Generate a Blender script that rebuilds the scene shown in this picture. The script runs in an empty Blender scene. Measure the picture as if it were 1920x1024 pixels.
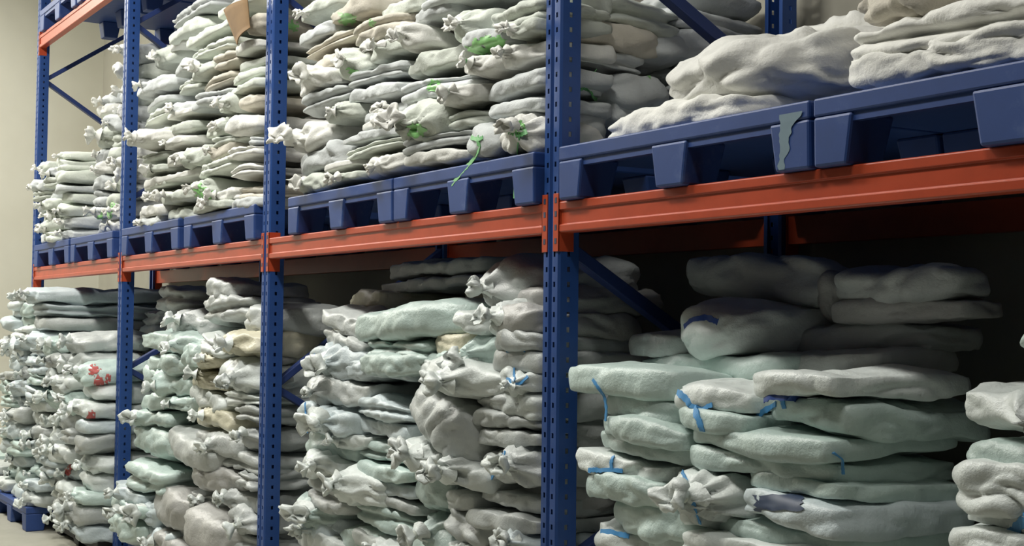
import bpy, math, random
import numpy as np
from mathutils import Matrix, Vector
from mathutils.bvhtree import BVHTree

# ------------------------------------------------------------------ camera
F_PX = 2572.23
CAM = np.array([11.6454, -2.4822, 1.5729])
YAW, PITCH, ROLL = .546154, .035983, .01191
_f = np.array([-math.cos(YAW)*math.cos(PITCH), math.sin(YAW)*math.cos(PITCH), math.sin(PITCH)])
_r = np.cross(_f, [0, 0, 1]); _r /= np.linalg.norm(_r)
_u = np.cross(_r, _f)
_c, _s = math.cos(ROLL), math.sin(ROLL)
CM = np.array([_c*_r+_s*_u, -_s*_r+_c*_u, _f])
scene = bpy.context.scene
col = scene.collection
cam_data = bpy.data.cameras.new('camera'); cam_data.sensor_width = 36; cam_data.lens = F_PX/1920*36
cam_data.clip_start = .05
cam = bpy.data.objects.new('camera', cam_data); col.objects.link(cam)
cam.matrix_world = Matrix(((CM[0][0], CM[1][0], -CM[2][0], CAM[0]), (CM[0][1], CM[1][1], -CM[2][1], CAM[1]),
                           (CM[0][2], CM[1][2], -CM[2][2], CAM[2]), (0, 0, 0, 1)))
scene.camera = cam
scene.view_settings.view_transform = 'Standard'; scene.view_settings.look = 'None'
scene.view_settings.gamma = 1; scene.view_settings.exposure = -0.3

# ------------------------------------------------------------------ light: hall bounce + rows of ceiling tubes over the aisle
world = bpy.data.worlds.new('world'); scene.world = world; world.use_nodes = True
bg = world.node_tree.nodes['Background']; bg.inputs[0].default_value = (.80, .92, 1.0, 1); bg.inputs[1].default_value = .022
def lamp(x, y, z, energy, sx=1.3, sy=.35, colr=(1, .98, .92)):
    d = bpy.data.lights.new('ceiling_tube_light', 'AREA'); d.shape = 'RECTANGLE'; d.size = sx; d.size_y = sy
    d.energy = energy; d.color = colr
    o = bpy.data.objects.new('ceiling_tube_light', d); col.objects.link(o); o.location = (x, y, z)
lamp(-1.5, -2.2, 5.2, 330)
lamp(1.6, -1.7, 4.9, 105)
lamp(4.2, -1.6, 4.9, 130)
lamp(6.7, -1.55, 4.9, 150)
lamp(9.6, -1.7, 4.9, 62)

# ------------------------------------------------------------------ pixel <-> place helpers
def ray(px, py):
    return CM.T @ np.array([(px-960)/F_PX, -(py-512)/F_PX, 1.])
def at_y(px, py, Y):
    d = ray(px, py); return CAM + d*((Y-CAM[1])/d[1])
def at_x(px, py, X):
    d = ray(px, py); return CAM + d*((X-CAM[0])/d[0])
D = 2.6            # bay pitch
BEAM_TOP, BEAM_BOT = 1.974, 1.871
DECK = 2.150       # top of the pallets on the first shelf
UP_BOT, UP_TOP = 3.780, 3.884
RACK_D = 1.05

# ------------------------------------------------------------------ materials
MATS = {}
def new_mat(name):
    m = bpy.data.materials.new(name); m.use_nodes = True
    MATS[name] = m
    return m, m.node_tree.nodes, m.node_tree.links, m.node_tree.nodes['Principled BSDF']
def noise_node(n, l, scale, detail=4, rough=.6, coord='Object'):
    tc = n.new('ShaderNodeTexCoord'); t = n.new('ShaderNodeTexNoise')
    t.inputs['Scale'].default_value = scale; t.inputs['Detail'].default_value = detail; t.inputs['Roughness'].default_value = rough
    l.new(tc.outputs[coord], t.inputs['Vector']); return t
def ramp_node(n, l, src, stops):
    r = n.new('ShaderNodeValToRGB'); e = r.color_ramp.elements
    while len(e) < len(stops): e.new(.5)
    for i, (p, c) in enumerate(stops): e[i].position = p; e[i].color = (*c, 1)
    l.new(src, r.inputs[0]); return r
def fabric(name, c, rough=.75, plastic=False):
    m, n, l, b = new_mat(name)
    t = noise_node(n, l, 6, 5)
    c2 = tuple(v*.86 for v in c)
    r = ramp_node(n, l, t.outputs['Fac'], [(.35, c2), (.62, c)])
    oi = n.new('ShaderNodeObjectInfo')
    mr = n.new('ShaderNodeMapRange'); mr.inputs[3].default_value = .86; mr.inputs[4].default_value = 1.1
    l.new(oi.outputs['Random'], mr.inputs[0])
    mx = n.new('ShaderNodeMix'); mx.data_type = 'RGBA'; mx.blend_type = 'MULTIPLY'; mx.inputs[0].default_value = 1
    l.new(r.outputs[0], mx.inputs[6]); l.new(mr.outputs[0], mx.inputs[7]); l.new(mx.outputs[2], b.inputs['Base Color'])
    b.inputs['Roughness'].default_value = rough
    t2 = noise_node(n, l, 22 if plastic else 30, 6, .65)
    bp = n.new('ShaderNodeBump'); bp.inputs['Strength'].default_value = .55 if plastic else .45; bp.inputs['Distance'].default_value = .012
    l.new(t2.outputs['Fac'], bp.inputs['Height']); l.new(bp.outputs[0], b.inputs['Normal'])
    if plastic:
        b.inputs['Coat Weight'].default_value = .25; b.inputs['Coat Roughness'].default_value = .3
        l.new(bp.outputs[0], b.inputs['Coat Normal'])
    b.inputs['Subsurface Weight'].default_value = 0
    return m
for k, c in {'w': (.64, .68, .61), 'b': (.64, .60, .51), 'c': (.60, .63, .63), 'W': (.80, .80, .755)}.items():
    fabric('sack_'+k, c)
for k, c in {'m': (.52, .64, .60), 'p': (.56, .64, .66), 'g': (.52, .55, .535), 'y': (.66, .63, .48), 'L': (.70, .75, .725), 't': (.45, .45, .43)}.items():
    fabric('film_'+k, c, .42, True)
def paint(name, c, rough=.45, wear=None, scale=9, metal=0):
    m, n, l, b = new_mat(name)
    t = noise_node(n, l, scale, 6, .65)
    st = [(.3, tuple(v*.85 for v in c)), (.6, c)]
    if wear: st.append((.80, wear))
    r = ramp_node(n, l, t.outputs['Fac'], st)
    l.new(r.outputs[0], b.inputs['Base Color']); b.inputs['Roughness'].default_value = rough; b.inputs['Metallic'].default_value = metal
    return m
paint('blue_steel', (.018, .066, .25), .42)
paint('red_steel', (.47, .066, .024), .36)
paint('blue_plastic', (.021, .060, .225), .5, (.08, .13, .30), 7)
paint('brace_steel', (.022, .045, .17), .45)
paint('dark_plastic', (.02, .02, .022), .6)
paint('zinc', (.35, .36, .38), .4, metal=.8)
paint('cardboard', (.19, .115, .05), .85)
paint('blue_twine', (.075, .30, .62), .5)
paint('navy_twine', (.03, .07, .28), .5)
paint('green_twine', (.16, .46, .17), .5)
paint('green_film', (.28, .60, .22), .35)
paint('red_print', (.50, .11, .10), .6)
paint('navy_print', (.03, .05, .10), .5)
paint('stain_paint', (.17, .25, .30), .7)
m, n, l, b = new_mat('wall_cream')
t = noise_node(n, l, 1.3, 3); r = ramp_node(n, l, t.outputs['Fac'], [(.3, (.72, .70, .59)), (.7, (.79, .775, .665))])
l.new(r.outputs[0], b.inputs['Base Color']); b.inputs['Roughness'].default_value = .6
m, n, l, b = new_mat('wall_shaded')
t = noise_node(n, l, 2, 3); r = ramp_node(n, l, t.outputs['Fac'], [(.3, (.30, .285, .23)), (.7, (.36, .345, .28))])  # back wall: darker than the cream wall, shade put into its colour
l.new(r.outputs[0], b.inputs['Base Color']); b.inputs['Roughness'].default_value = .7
m, n, l, b = new_mat('concrete')
t = noise_node(n, l, 3, 8, .7); r = ramp_node(n, l, t.outputs['Fac'], [(.25, (.29, .285, .235)), (.75, (.39, .38, .325))])
l.new(r.outputs[0], b.inputs['Base Color']); b.inputs['Roughness'].default_value = .55
# perforated front of the uprights is real geometry, so plain paint is enough there

# ------------------------------------------------------------------ smooth 3-D noise
_rng = np.random.default_rng(7)
_perm = np.concatenate([_rng.permutation(256)]*3)
_grad = _rng.normal(size=(256, 3)); _grad /= np.linalg.norm(_grad, axis=1)[:, None]
def perlin(p):
    i = np.floor(p).astype(int); f = p-i; i &= 255
    u = f*f*f*(f*(f*6-15)+10)
    out = 0
    for dx in (0, 1):
        for dy in (0, 1):
            for dz in (0, 1):
                h = _perm[_perm[_perm[(i[:, 0]+dx) & 255]+((i[:, 1]+dy) & 255)]+((i[:, 2]+dz) & 255)]
                g = _grad[h]; d = f-np.array([dx, dy, dz])
                w = (u[:, 0] if dx else 1-u[:, 0])*(u[:, 1] if dy else 1-u[:, 1])*(u[:, 2] if dz else 1-u[:, 2])
                out = out+w*(g*d).sum(1)
    return out*1.6

# ------------------------------------------------------------------ mesh helpers
def mesh_obj(name, verts, faces, mat, parent=None, loc=(0, 0, 0), smooth=False):
    me = bpy.data.meshes.new(name); me.from_pydata([tuple(map(float, v)) for v in verts], [], faces); me.update()
    if smooth: me.polygons.foreach_set('use_smooth', [True]*len(me.polygons))
    me.materials.append(MATS[mat])
    o = bpy.data.objects.new(name, me); col.objects.link(o)
    if parent is not None: o.parent = parent
    o.location = loc
    return o
def tag(o, label=None, cat=None, group=None, kind=None):
    for k, v in (('label', label), ('category', cat), ('group', group), ('kind', kind)):
        if v: o[k] = v
    return o
def empty(name, loc=(0, 0, 0)):
    o = bpy.data.objects.new(name, None); o.empty_display_size = .1; col.objects.link(o); o.location = loc; return o
class MB:
    def __init__(s): s.v = []; s.f = []
    def add(s, v, f):
        k = len(s.v); s.v += list(v); s.f += [tuple(i+k for i in q) for q in f]; return s
    def box(s, a, b):
        x0, y0, z0 = a; x1, y1, z1 = b
        return s.add([(x0,y0,z0),(x1,y0,z0),(x1,y1,z0),(x0,y1,z0),(x0,y0,z1),(x1,y0,z1),(x1,y1,z1),(x0,y1,z1)],
                     [(0,3,2,1),(4,5,6,7),(0,1,5,4),(1,2,6,5),(2,3,7,6),(3,0,4,7)])
    def frustum(s, a0, a1, z0, b0, b1, z1):
        (x0, y0), (x1, y1) = a0, a1; (u0, v0), (u1, v1) = b0, b1
        return s.add([(x0,y0,z0),(x1,y0,z0),(x1,y1,z0),(x0,y1,z0),(u0,v0,z1),(u1,v0,z1),(u1,v1,z1),(u0,v1,z1)],
                     [(0,3,2,1),(4,5,6,7),(0,1,5,4),(1,2,6,5),(2,3,7,6),(3,0,4,7)])
    def prism_x(s, prof, x0, x1):          # closed (y,z) profile extruded along x
        k = len(prof)
        v = [(x0, y, z) for y, z in prof]+[(x1, y, z) for y, z in prof]
        f = [(i, (i+1) % k, k+(i+1) % k, k+i) for i in range(k)]
        return s.add(v, f+[tuple(reversed(range(k))), tuple(range(k, 2*k))])
    def bar(s, p, q, w, h, up=(1, 0, 0)):
        p = Vector(p); q = Vector(q); d = (q-p).normalized(); a = Vector(up); a = (a-d*a.dot(d)).normalized(); b2 = d.cross(a)
        v = [P+a*i*w/2+b2*j*h/2 for P in (p, q) for i, j in ((-1,-1),(1,-1),(1,1),(-1,1))]
        return s.add([tuple(x) for x in v], [(0,3,2,1),(4,5,6,7),(0,1,5,4),(1,2,6,5),(2,3,7,6),(3,0,4,7)])
    def build(s, name, mat, parent=None, loc=(0, 0, 0), bevel=0, smooth=False):
        o = mesh_obj(name, s.v, s.f, mat, parent, loc, smooth)
        if bevel:
            md = o.modifiers.new('bevel', 'BEVEL'); md.width = bevel; md.segments = 2; md.limit_method = 'ANGLE'
        return o

# ------------------------------------------------------------------ setting
def struct(o): o['kind'] = 'structure'; return o
struct(MB().box((-8, -6, -.2), (16, 5, 0)).build('floor', 'concrete'))
struct(MB().box((-2.5, -6, 0), (-2.3, 5, 6.4)).build('wall_left', 'wall_cream'))
struct(MB().frustum((-2.3, -6), (-2.12, 5), 0, (-2.3, -6), (-2.17, 5), .28).build('baseboard_left', 'wall_cream'))
struct(MB().box((-2.3, 1.13, 0), (16, 1.33, 6.4)).build('wall_back', 'wall_shaded'))
struct(MB().box((-2.5, -6, 6.4), (16, 5, 6.6)).build('ceiling', 'wall_cream'))

# ------------------------------------------------------------------ rack: uprights
def post_mesh(w, d, z0, z1, flip):
    """open channel post: slotted web facing the aisle, slotted flanges running back."""
    mb = MB()
    # profile stations across: right flange back -> web -> left flange back
    P = [(w/2-.018, d), (w/2, d), (w/2, d*.57), (w/2, d*.41), (w/2, .006), (w/2-.006, 0), (w/2-.019, 0), (w/2-.030, 0), (.012, 0), (.006, .008), (-.006, .008), (-.012, 0),
         (-w/2+.030, 0), (-w/2+.019, 0), (-w/2+.006, 0), (-w/2, .006), (-w/2, d*.41), (-w/2, d*.57), (-w/2, d), (-w/2+.018, d)]
    hole = {2, 6, 12, 16}
    zs = [z0]; z = z0+.03
    while z < z1-.05:
        zs += [z, z+.017]; z += .05
    zs.append(z1)
    n_ = len(P)
    v = [(x, (-y if flip else y), zz) for zz in zs for x, y in P]
    f = []
    for j in range(len(zs)-1):
        for i in range(n_-1):
            if i in hole and j % 2 == 1: continue
            q = (j*n_+i, j*n_+i+1, (j+1)*n_+i+1, (j+1)*n_+i)
            f.append(q)
    mb.add(v, f); return mb
POST_W, POST_D, POST_TOP = .096, .075, 5.6
side_names = ['against the cream end wall', 'second from the cream wall', 'third from the cream wall', 'nearest whole post, beside the big sacks', 'at the near right end of the rack']
for k in range(5):
    x = k*D+.012
    root = empty('upright_frame', (x, 0, 0))
    tag(root, 'blue slotted steel upright frame '+side_names[k], 'rack frame', 'blue upright frames of the rack')
    for front in (True, False):
        y = 0 if front else RACK_D
        p = post_mesh(POST_W, POST_D, .012, POST_TOP, not front).build('post', 'blue_steel', root, (0, y, 0))
        md = p.modifiers.new('sheet', 'SOLIDIFY'); md.thickness = .0025
        MB().box((-.07, -.02 if front else -.1, 0), (.07, .1 if front else .02, .012)).build('foot_plate', 'zinc', root, (0, y, 0))
    # zigzag lacing: node on the front post at 1.23 and 3.5, others by the frame pitch
    nodes = [(.05, .32), (.99, .78), (.05, 1.24), (.99, 1.70 if k != 3 else 1.55), (.05, 2.36 if k == 3 else 2.22), (.99, 2.72), (.05, 3.50), (.99, 4.22), (.05, 4.9)]
    if k == 3: nodes = [(.05, .32), (.99, .75), (.05, 1.83-.6), (.99, 1.20), (.05, 1.83), (.99, 2.42), (.05, 2.99), (.99, 3.6), (.05, 4.4)]
    if k == 3:
        pairs = [((.05, 1.83), (.99, 1.28)), ((.05, .75), (.99, 1.28)), ((.05, 2.99-.02), (.99, 2.45)), ((.99, 3.55), (.05, 2.99)), ((.99, 3.55), (.05, 4.2))]
    elif k in (1, 0):
        pairs = [((.05, 1.24), (.99, 1.78)), ((.05, 1.24), (.99, .70)), ((.05, 3.52), (.99, 4.16)), ((.05, 3.52), (.99, 2.92)), ((.99, 2.92), (.05, 2.36))]
    else:
        pairs = [((.05, 1.24), (.99, 1.95)), ((.05, 1.24), (.99, .70)), ((.05, 3.2), (.99, 3.9)), ((.05, 3.2), (.99, 2.6))]
    for (ya, za), (yb, zb) in pairs:
        MB().bar((0, ya, za), (0, yb, zb), .05, .034 if k != 3 else .045).build('brace', 'brace_steel', root, bevel=.004)
    MB().bar((0, .05, .18), (0, .99, .18), .03, .03).build('brace', 'brace_steel', root, bevel=.004)

# ------------------------------------------------------------------ rack: beams with end plates
bay_names = ['in the far bay by the cream wall', 'in the second bay from the cream wall', 'in the middle bay left of the nearest post', 'in the near bay right of the nearest post']
def beam(k, zb, zt, rear, label):
    x0, x1 = k*D+.012+POST_W/2, (k+1)*D+.012-POST_W/2
    y = 0 if not rear else RACK_D
    sgn = 1 if not rear else -1
    root = empty('shelf_beam', ((x0+x1)/2, y, zb)); tag(root, label, 'shelf beam', 'red shelf beams of the rack')
    L = (x1-x0)/2; h = zt-zb
    prof = [(0, .004), (.004, 0), (.05, 0), (.05, h), (.004, h), (0, h-.004), (0, h*.74), (.0065, h*.71), (.0065, h*.27), (0, h*.24)]
    prof = [((y_ - .004)*sgn, z_) for y_, z_ in prof]
    if sgn < 0: prof = prof[::-1]
    MB().prism_x(prof, -L, L).build('rail', 'red_steel', root, bevel=.0015)
    for s in (-1, 1):
        mb = MB(); xo = s*L
        a, b_ = (xo-.004, xo+.030) if s > 0 else (xo-.030, xo+.004)
        ya, yb = (-.006, -.002) if sgn > 0 else (.002, .006)
        # L shaped end plate: leaf on the post face, leaf along the post side, both slotted
        za, zc = -.062, h+.028
        mb.box((a, ya, za), (b_, yb, zc))
        xs = (xo-.004, xo) if s > 0 else (xo, xo+.004)
        mb.box((xs[0], min(ya, .055*sgn), za), (xs[1], max(yb, .055*sgn), zc))
        c = mb.build('connector', 'red_steel', root, bevel=.001)
        sl = MB()
        for i in range(4):
            zz = za+.026+i*(zc-za-.04)/3.4
            xm = xo+s*.014
            sl.box((xm-.006, ya-.001, zz), (xm+.006, yb-.0005, zz+.018))
        sl.build('slot', 'navy_print', c)
for k in range(4):
    beam(k, BEAM_BOT, BEAM_TOP, False, 'red front shelf beam '+bay_names[k])
    beam(k, BEAM_BOT, BEAM_TOP, True, 'red rear shelf beam '+bay_names[k]+', under the shelf')
    beam(k, UP_BOT, UP_TOP, False, 'red front beam of the upper shelf '+bay_names[k])
    beam(k, UP_BOT, UP_TOP, True, 'red rear beam of the upper shelf '+bay_names[k])

# ------------------------------------------------------------------ pallets
def pallet(x0, x1, z, label, y0=-.03, y1=1.06, stain=False, group='blue plastic pallets', mat='blue_plastic', h=.176):
    root = empty('plastic_pallet', ((x0+x1)/2, (y0+y1)/2, z)); tag(root, label, 'pallet', group)
    a, b_ = (x1-x0)/2, (y1-y0)/2; dz = h-.048
    MB().box((-a, -b_, dz), (a, b_, h)).build('deck', mat, root, bevel=.006)
    for s in (-1, 1):
        MB().box((-a+.03, s*(b_-.02)-.012, dz-.022), (a-.03, s*(b_-.02)+.012, dz)).build('rim', mat, root)
    for i, (u0, u1) in enumerate(((-a, -a+.135), (-.085, .085), (a-.15, a))):
        for j, (v0, v1) in enumerate(((-b_, -b_+.15), (-.075, .075), (b_-.15, b_))):
            t0 = .0 if i == 0 else .022; t1 = 0 if i == 2 else .022
            s0 = .002 if j == 0 else .02; s1 = .004 if j == 2 else .02
            ft = MB().frustum((u0+t0, v0+s0), (u1-t1, v1-s1), 0, (u0, v0), (u1, v1), dz).build('foot', mat, root, bevel=.008)
            if stain and i == 2 and j == 0:
                zz = np.linspace(.006, .150, 40); q1 = np.stack([zz*28, zz*0+3.3, zz*0+1.7], 1)
                wv = .026+.05*(zz/.15)**2+.022*perlin(q1)+.012*perlin(q1*2.7); xc = u0+.052+.03*(zz/.15)**1.5+.012*perlin(q1+9)
                yf = [-b_-.0022+.004*(1-min(1, q/dz)) for q in zz]
                v = [(xc[q]+s*max(.012, wv[q])/2, yf[q], zz[q]) for q in range(40) for s in (-1, 1)]
                f = [(2*q, 2*q+1, 2*q+3, 2*q+2) for q in range(39)]
                mesh_obj('paint_stain', v, f, 'stain_paint', ft)
    return root
PX = [(.16, 1.31), (1.42, 2.56), (2.67, 3.98), (4.05, 5.18), (5.56, 6.67), (6.69, 7.80), (7.895, 9.06), (9.075, 10.24)]
pn = ['farthest by the cream wall', 'in the far bay beside the second post', 'just right of the second post', 'just left of the third post',
      'just right of the third post', 'just left of the nearest post', 'just right of the nearest post, smeared with pale paint', 'at the right edge under the big white sacks']
PX[0] = (.16, 1.31); PX[1] = (1.36, 2.50); PX[2] = (2.72, 3.90); PX[3] = (4.0, 5.12); PX[5] = (6.68, 7.745)
for i, (a, b_) in enumerate(PX):
    pallet(a, b_, BEAM_TOP, 'blue pallet on the first shelf, '+pn[i], stain=(i == 6))
un = ['above the low far stack', 'above the second far stack', 'above the third stack', 'above the fourth stack']
for i in range(4):
    pallet(PX[i][0]+.02, PX[i][1]+.02, UP_TOP, 'blue plastic pallet on the top shelf, '+un[i], group='pallets on the top shelf')
for i in range(4, 8):  # out of view, added to block lamp light from the back below
    pallet(PX[i][0], PX[i][1], UP_TOP, 'unseen blue plastic pallet on the top shelf over the '+['fifth', 'sixth', 'seventh', 'eighth'][i-4]+' upper stack', group='pallets on the top shelf')

# ------------------------------------------------------------------ noise + sacks
_cube = {}
def cube_grid(nx, ny, nz):
    key = (nx, ny, nz)
    if key in _cube: return _cube[key]
    idx = {}; V = []; Fc = []
    def vid(a, b, c):
        k = (a, b, c)
        if k not in idx:
            idx[k] = len(V); V.append((2*a/nx-1, 2*b/ny-1, 2*c/nz-1))
        return idx[k]
    for a in range(nx):
        for b in range(ny):
            Fc.append((vid(a, b, 0), vid(a, b+1, 0), vid(a+1, b+1, 0), vid(a+1, b, 0)))
            Fc.append((vid(a, b, nz), vid(a+1, b, nz), vid(a+1, b+1, nz), vid(a, b+1, nz)))
    for a in range(nx):
        for c in range(nz):
            Fc.append((vid(a, 0, c), vid(a+1, 0, c), vid(a+1, 0, c+1), vid(a, 0, c+1)))
            Fc.append((vid(a, ny, c), vid(a, ny, c+1), vid(a+1, ny, c+1), vid(a+1, ny, c)))
    for b in range(ny):
        for c in range(nz):
            Fc.append((vid(0, b, c), vid(0, b, c+1), vid(0, b+1, c+1), vid(0, b+1, c)))
            Fc.append((vid(nx, b, c), vid(nx, b+1, c), vid(nx, b+1, c+1), vid(nx, b, c+1)))
    V = np.tan(np.array(V)*.72)/math.tan(.72)
    _cube[key] = (V, Fc); return _cube[key]

SACKS = {}       # id -> (object, world verts, faces)
def neck_mesh(size, rng, res=26, rows=7):
    """gathered, ruffled mouth of a tied sack, pointing along -y"""
    v = []; f = []
    k = int(rng.integers(4, 7)); ph = rng.uniform(0, 6.28); ph2 = rng.uniform(0, 6.28)
    droop = rng.uniform(-.2, .5); sway = rng.uniform(-.4, .4); fx = rng.uniform(.9, 1.5); fz = rng.uniform(.6, .95)
    prof = [(.30, .95), (.08, .55), (-.06, .34), (-.20, .50), (-.36, .82), (-.50, .98), (-.62, .92), (-.66, .66), (-.56, .40), (-.46, .16)]
    rows = len(prof)
    for j, (y, r) in enumerate(prof):
        t = max(0, j-2)/(rows-3)
        for i in range(res):
            th = 2*math.pi*i/res
            amp = .05+.15*math.sin(math.pi*min(1, t*1.15))
            rr = r*(1+.7*amp*math.sin(k*th+ph)+.5*amp*math.sin((k*2+1)*th+ph2))
            yy = y+t*.10*math.sin(k*th+ph2)
            v.append(((rr*math.cos(th)*fx+sway*t)*size*.62, yy*size*.95, (rr*math.sin(th)*fz-droop*t*t)*size*.62))
    v = np.array(v); q = v/size*1.5+rng.uniform(0, 99, 3)
    dsp = np.stack([perlin(q), perlin(q+17), perlin(q+41)], 1)
    v = v+dsp*size*.26*np.clip(-v[:, 1:2]/size*3, 0, 1)
    f.append(tuple(range((rows-1)*res, rows*res)))
    for j in range(rows-1):
        for i in range(res):
            a = j*res+i; b = j*res+(i+1) % res
            f.append((a, b, b+res, a+res))
    return v, f
def ring_mesh(R, r, y):
    v = []; f = []
    A, B = 18, 6
    for i in range(A):
        th = 2*math.pi*i/A
        for j in range(B):
            p = 2*math.pi*j/B
            v.append(((R+r*math.cos(p))*math.cos(th)*1.15, y+r*math.sin(p)*1.4, (R+r*math.cos(p))*math.sin(th)*.8))
    for i in range(A):
        for j in range(B):
            f.append((i*B+j, ((i+1) % A)*B+j, ((i+1) % A)*B+(j+1) % B, i*B+(j+1) % B))
    return np.array(v), f
def sack(name, mat, cx, y0, cz, w, d, h, seed, feat='', yaw=0., roll=0., pitch=0., e=3.2, res=18, wr=1., sid=None, neck_side='front', tie='white'):
    """one filled sack. front face at y0, depth d, centre height cz. roll tilts it in the front plane."""
    rng = np.random.default_rng(seed)
    nx = max(10, min(30, int(res*(.6+.5*w/.4)))); ny = max(10, int(res*.9)); nz = max(7, int(res*.55))
    V, Fc = cube_grid(nx, ny, nz)
    nrm = V/np.linalg.norm(V, axis=1)[:, None]
    r = (np.abs(nrm)**e).sum(1)**(-1/e)
    U = nrm*r[:, None]
    G = np.sign(U)*np.abs(U)**(e-1); G /= np.linalg.norm(G, axis=1)[:, None]
    rx = min(w*.48, h*rng.uniform(.6, 1.1)); ry = min(d*.48, h*rng.uniform(.65, 1.0))
    P = np.stack([V[:, 0]*(w/2-rx)+U[:, 0]*rx, V[:, 1]*(d/2-ry)+U[:, 1]*ry, U[:, 2]*h/2], 1)
    bul = rng.uniform(.03, .09)
    P[:, 0] *= 1-bul*V[:, 1]**2*np.clip(V[:, 1]**2, 0, 1); P[:, 1] *= 1-bul*.8*V[:, 0]**2
    P[:, 2] *= 1-.10*V[:, 0]**2*(np.abs(V[:, 2]) > .99)
    off = rng.uniform(0, 200, 3)
    Q = P+off
    sc = min(1., h/.13)
    disp = perlin(Q*np.array([3.4, 3., 4.5]))*.036*sc
    # long billowing folds with sharp valleys
    ang = rng.uniform(-.5, .5)
    Qr = np.stack([Q[:, 0]*math.cos(ang)+Q[:, 2]*math.sin(ang), Q[:, 1], -Q[:, 0]*math.sin(ang)+Q[:, 2]*math.cos(ang)], 1)
    warp = perlin(Q*6+7)*.06
    b1 = np.abs(perlin((Qr+warp[:, None])*np.array([5.5, 4.5, 15.])))
    b2 = np.abs(perlin((Q+warp[:, None]*.6)*np.array([13., 9., 20.])+31))
    disp += (b1-.25)*.036*wr*sc+(b2-.25)*.014*wr*sc
    if 'f' in feat:      # folded sack: two rolls meeting in a seam on the sides
        z0 = rng.uniform(-.12, .12)*h
        seam = np.exp(-((P[:, 2]-z0-.1*h*np.sin(P[:, 0]*7+off[0]))/(.11*h))**2)*np.clip(1-np.abs(G[:, 2]), 0, 1)
        disp -= seam*min(.05, h*.32)
    ctr = None
    if 'n' in feat:      # pleats running to the tied mouth
        nx0 = rng.uniform(-.22, .22)*w; nz0 = rng.uniform(-.15, .2)*h
        if neck_side == 'left': nx0 = -w*.5
        dx, dz = P[:, 0]-nx0, (P[:, 2]-nz0)*1.3
        rad = np.hypot(dx, dz); th = np.arctan2(dz, dx)
        front = np.clip(-G[:, 1]*1.6+.15, 0, 1)
        R0 = min(w, h*1.6)*.5
        pl = np.sin(th*rng.integers(6, 10)+off[1]+2*perlin(Q*5))
        disp += front*pl*.016*sc*np.exp(-(rad/(R0*1.1))**2)
        P[:, 1] -= front*(.045*sc*np.exp(-(rad/(R0*.5))**2))
        ctr = (nx0, -d/2-.045*sc, nz0)
    P = P+G*disp[:, None]
    # slump: belly hangs, the ends droop a little
    P[:, 2] += -.10*h*(P[:, 0]/(w/2))**2*rng.uniform(-.3, 1) + rng.uniform(-.06, .06)*h*np.sin(P[:, 0]/w*5+off[2])
    P[:, 2] += rng.uniform(-.12, .12)*h*(P[:, 1]/(d/2))
    R = (Matrix.Rotation(yaw, 3, 'Z') @ Matrix.Rotation(-roll, 3, 'Y') @ Matrix.Rotation(pitch, 3, 'X'))
    R = np.array(R)
    piv = np.array([0, d/2, 0])
    P = (P+piv) @ R.T
    zmin = P[:, 2].min()
    base = np.array([cx, y0, cz+zmin])
    P[:, 2] -= zmin
    o = mesh_obj(name, P, Fc, mat, None, base, True)
    if ctr is not None and 'N' not in feat:
        s = rng.uniform(.055, .105)*max(.7, min(1.15, h/.13))
        nv, nf = neck_mesh(s, rng)
        rz = Matrix.Rotation(rng.uniform(-.5, .5) + (-1.1 if neck_side == 'left' else 0), 3, 'Z') @ Matrix.Rotation(rng.uniform(-.3, .45), 3, 'X')
        nv = nv @ np.array(rz).T + np.array(ctr)+piv
        nv = nv @ R.T; nv[:, 2] -= zmin
        nk = mesh_obj('neck', nv, nf, 'sack_W' if mat.startswith('sack') else 'film_L', o, (0, 0, 0), True)
        nk['label'] = 'pale gathered neck'
        tv, tf = ring_mesh(s*.19, s*.05, -.12*s)
        tv = (tv @ np.array(rz).T + np.array(ctr)+piv) @ R.T; tv[:, 2] -= zmin
        mesh_obj('tie', tv, tf, {'white': 'sack_w', 'green': 'green_twine', 'blue': 'blue_twine'}[tie], o, (0, 0, 0), True)
    if sid: SACKS[sid] = (o, P+base, Fc)
    return o

TINT = {'w': 'greenish-white', 'b': 'beige', 'c': 'cool grey', 'W': 'bright white', 'm': 'mint', 'p': 'pale blue', 'g': 'grey', 'y': 'yellowish', 'L': 'whitish', 't': 'taupe'}
ORD = ['lowest', 'second up', 'third up', 'fourth up', 'fifth up', 'sixth up', 'seventh up', 'eighth up', 'ninth up', 'tenth up', 'eleventh up', 'twelfth up',
       'thirteenth up', 'fourteenth up', 'fifteenth up', 'sixteenth up', 'seventeenth up', 'eighteenth up', 'nineteenth up', 'twentieth up', 'twenty-first up', 'twenty-second up', 'twenty-third up', 'twenty-fourth up']
COLN = {1: ['only'], 2: ['left', 'right'], 3: ['left', 'middle', 'right'], 4: ['leftmost', 'second', 'third', 'rightmost']}
def feat_word(ft): return 'knotted' if 'n' in ft else ('folded' if 'f' in ft else 'plump')
def finish(o, tint, ft, kind_word, pos, stack, group):
    lab = f"{feat_word(ft)} {TINT[tint]} {kind_word}, {pos}, {stack}"
    if len(lab.split()) > 16: print('LONG LABEL', len(lab.split()), lab)
    tag(o, lab, 'sack', group)

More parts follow.
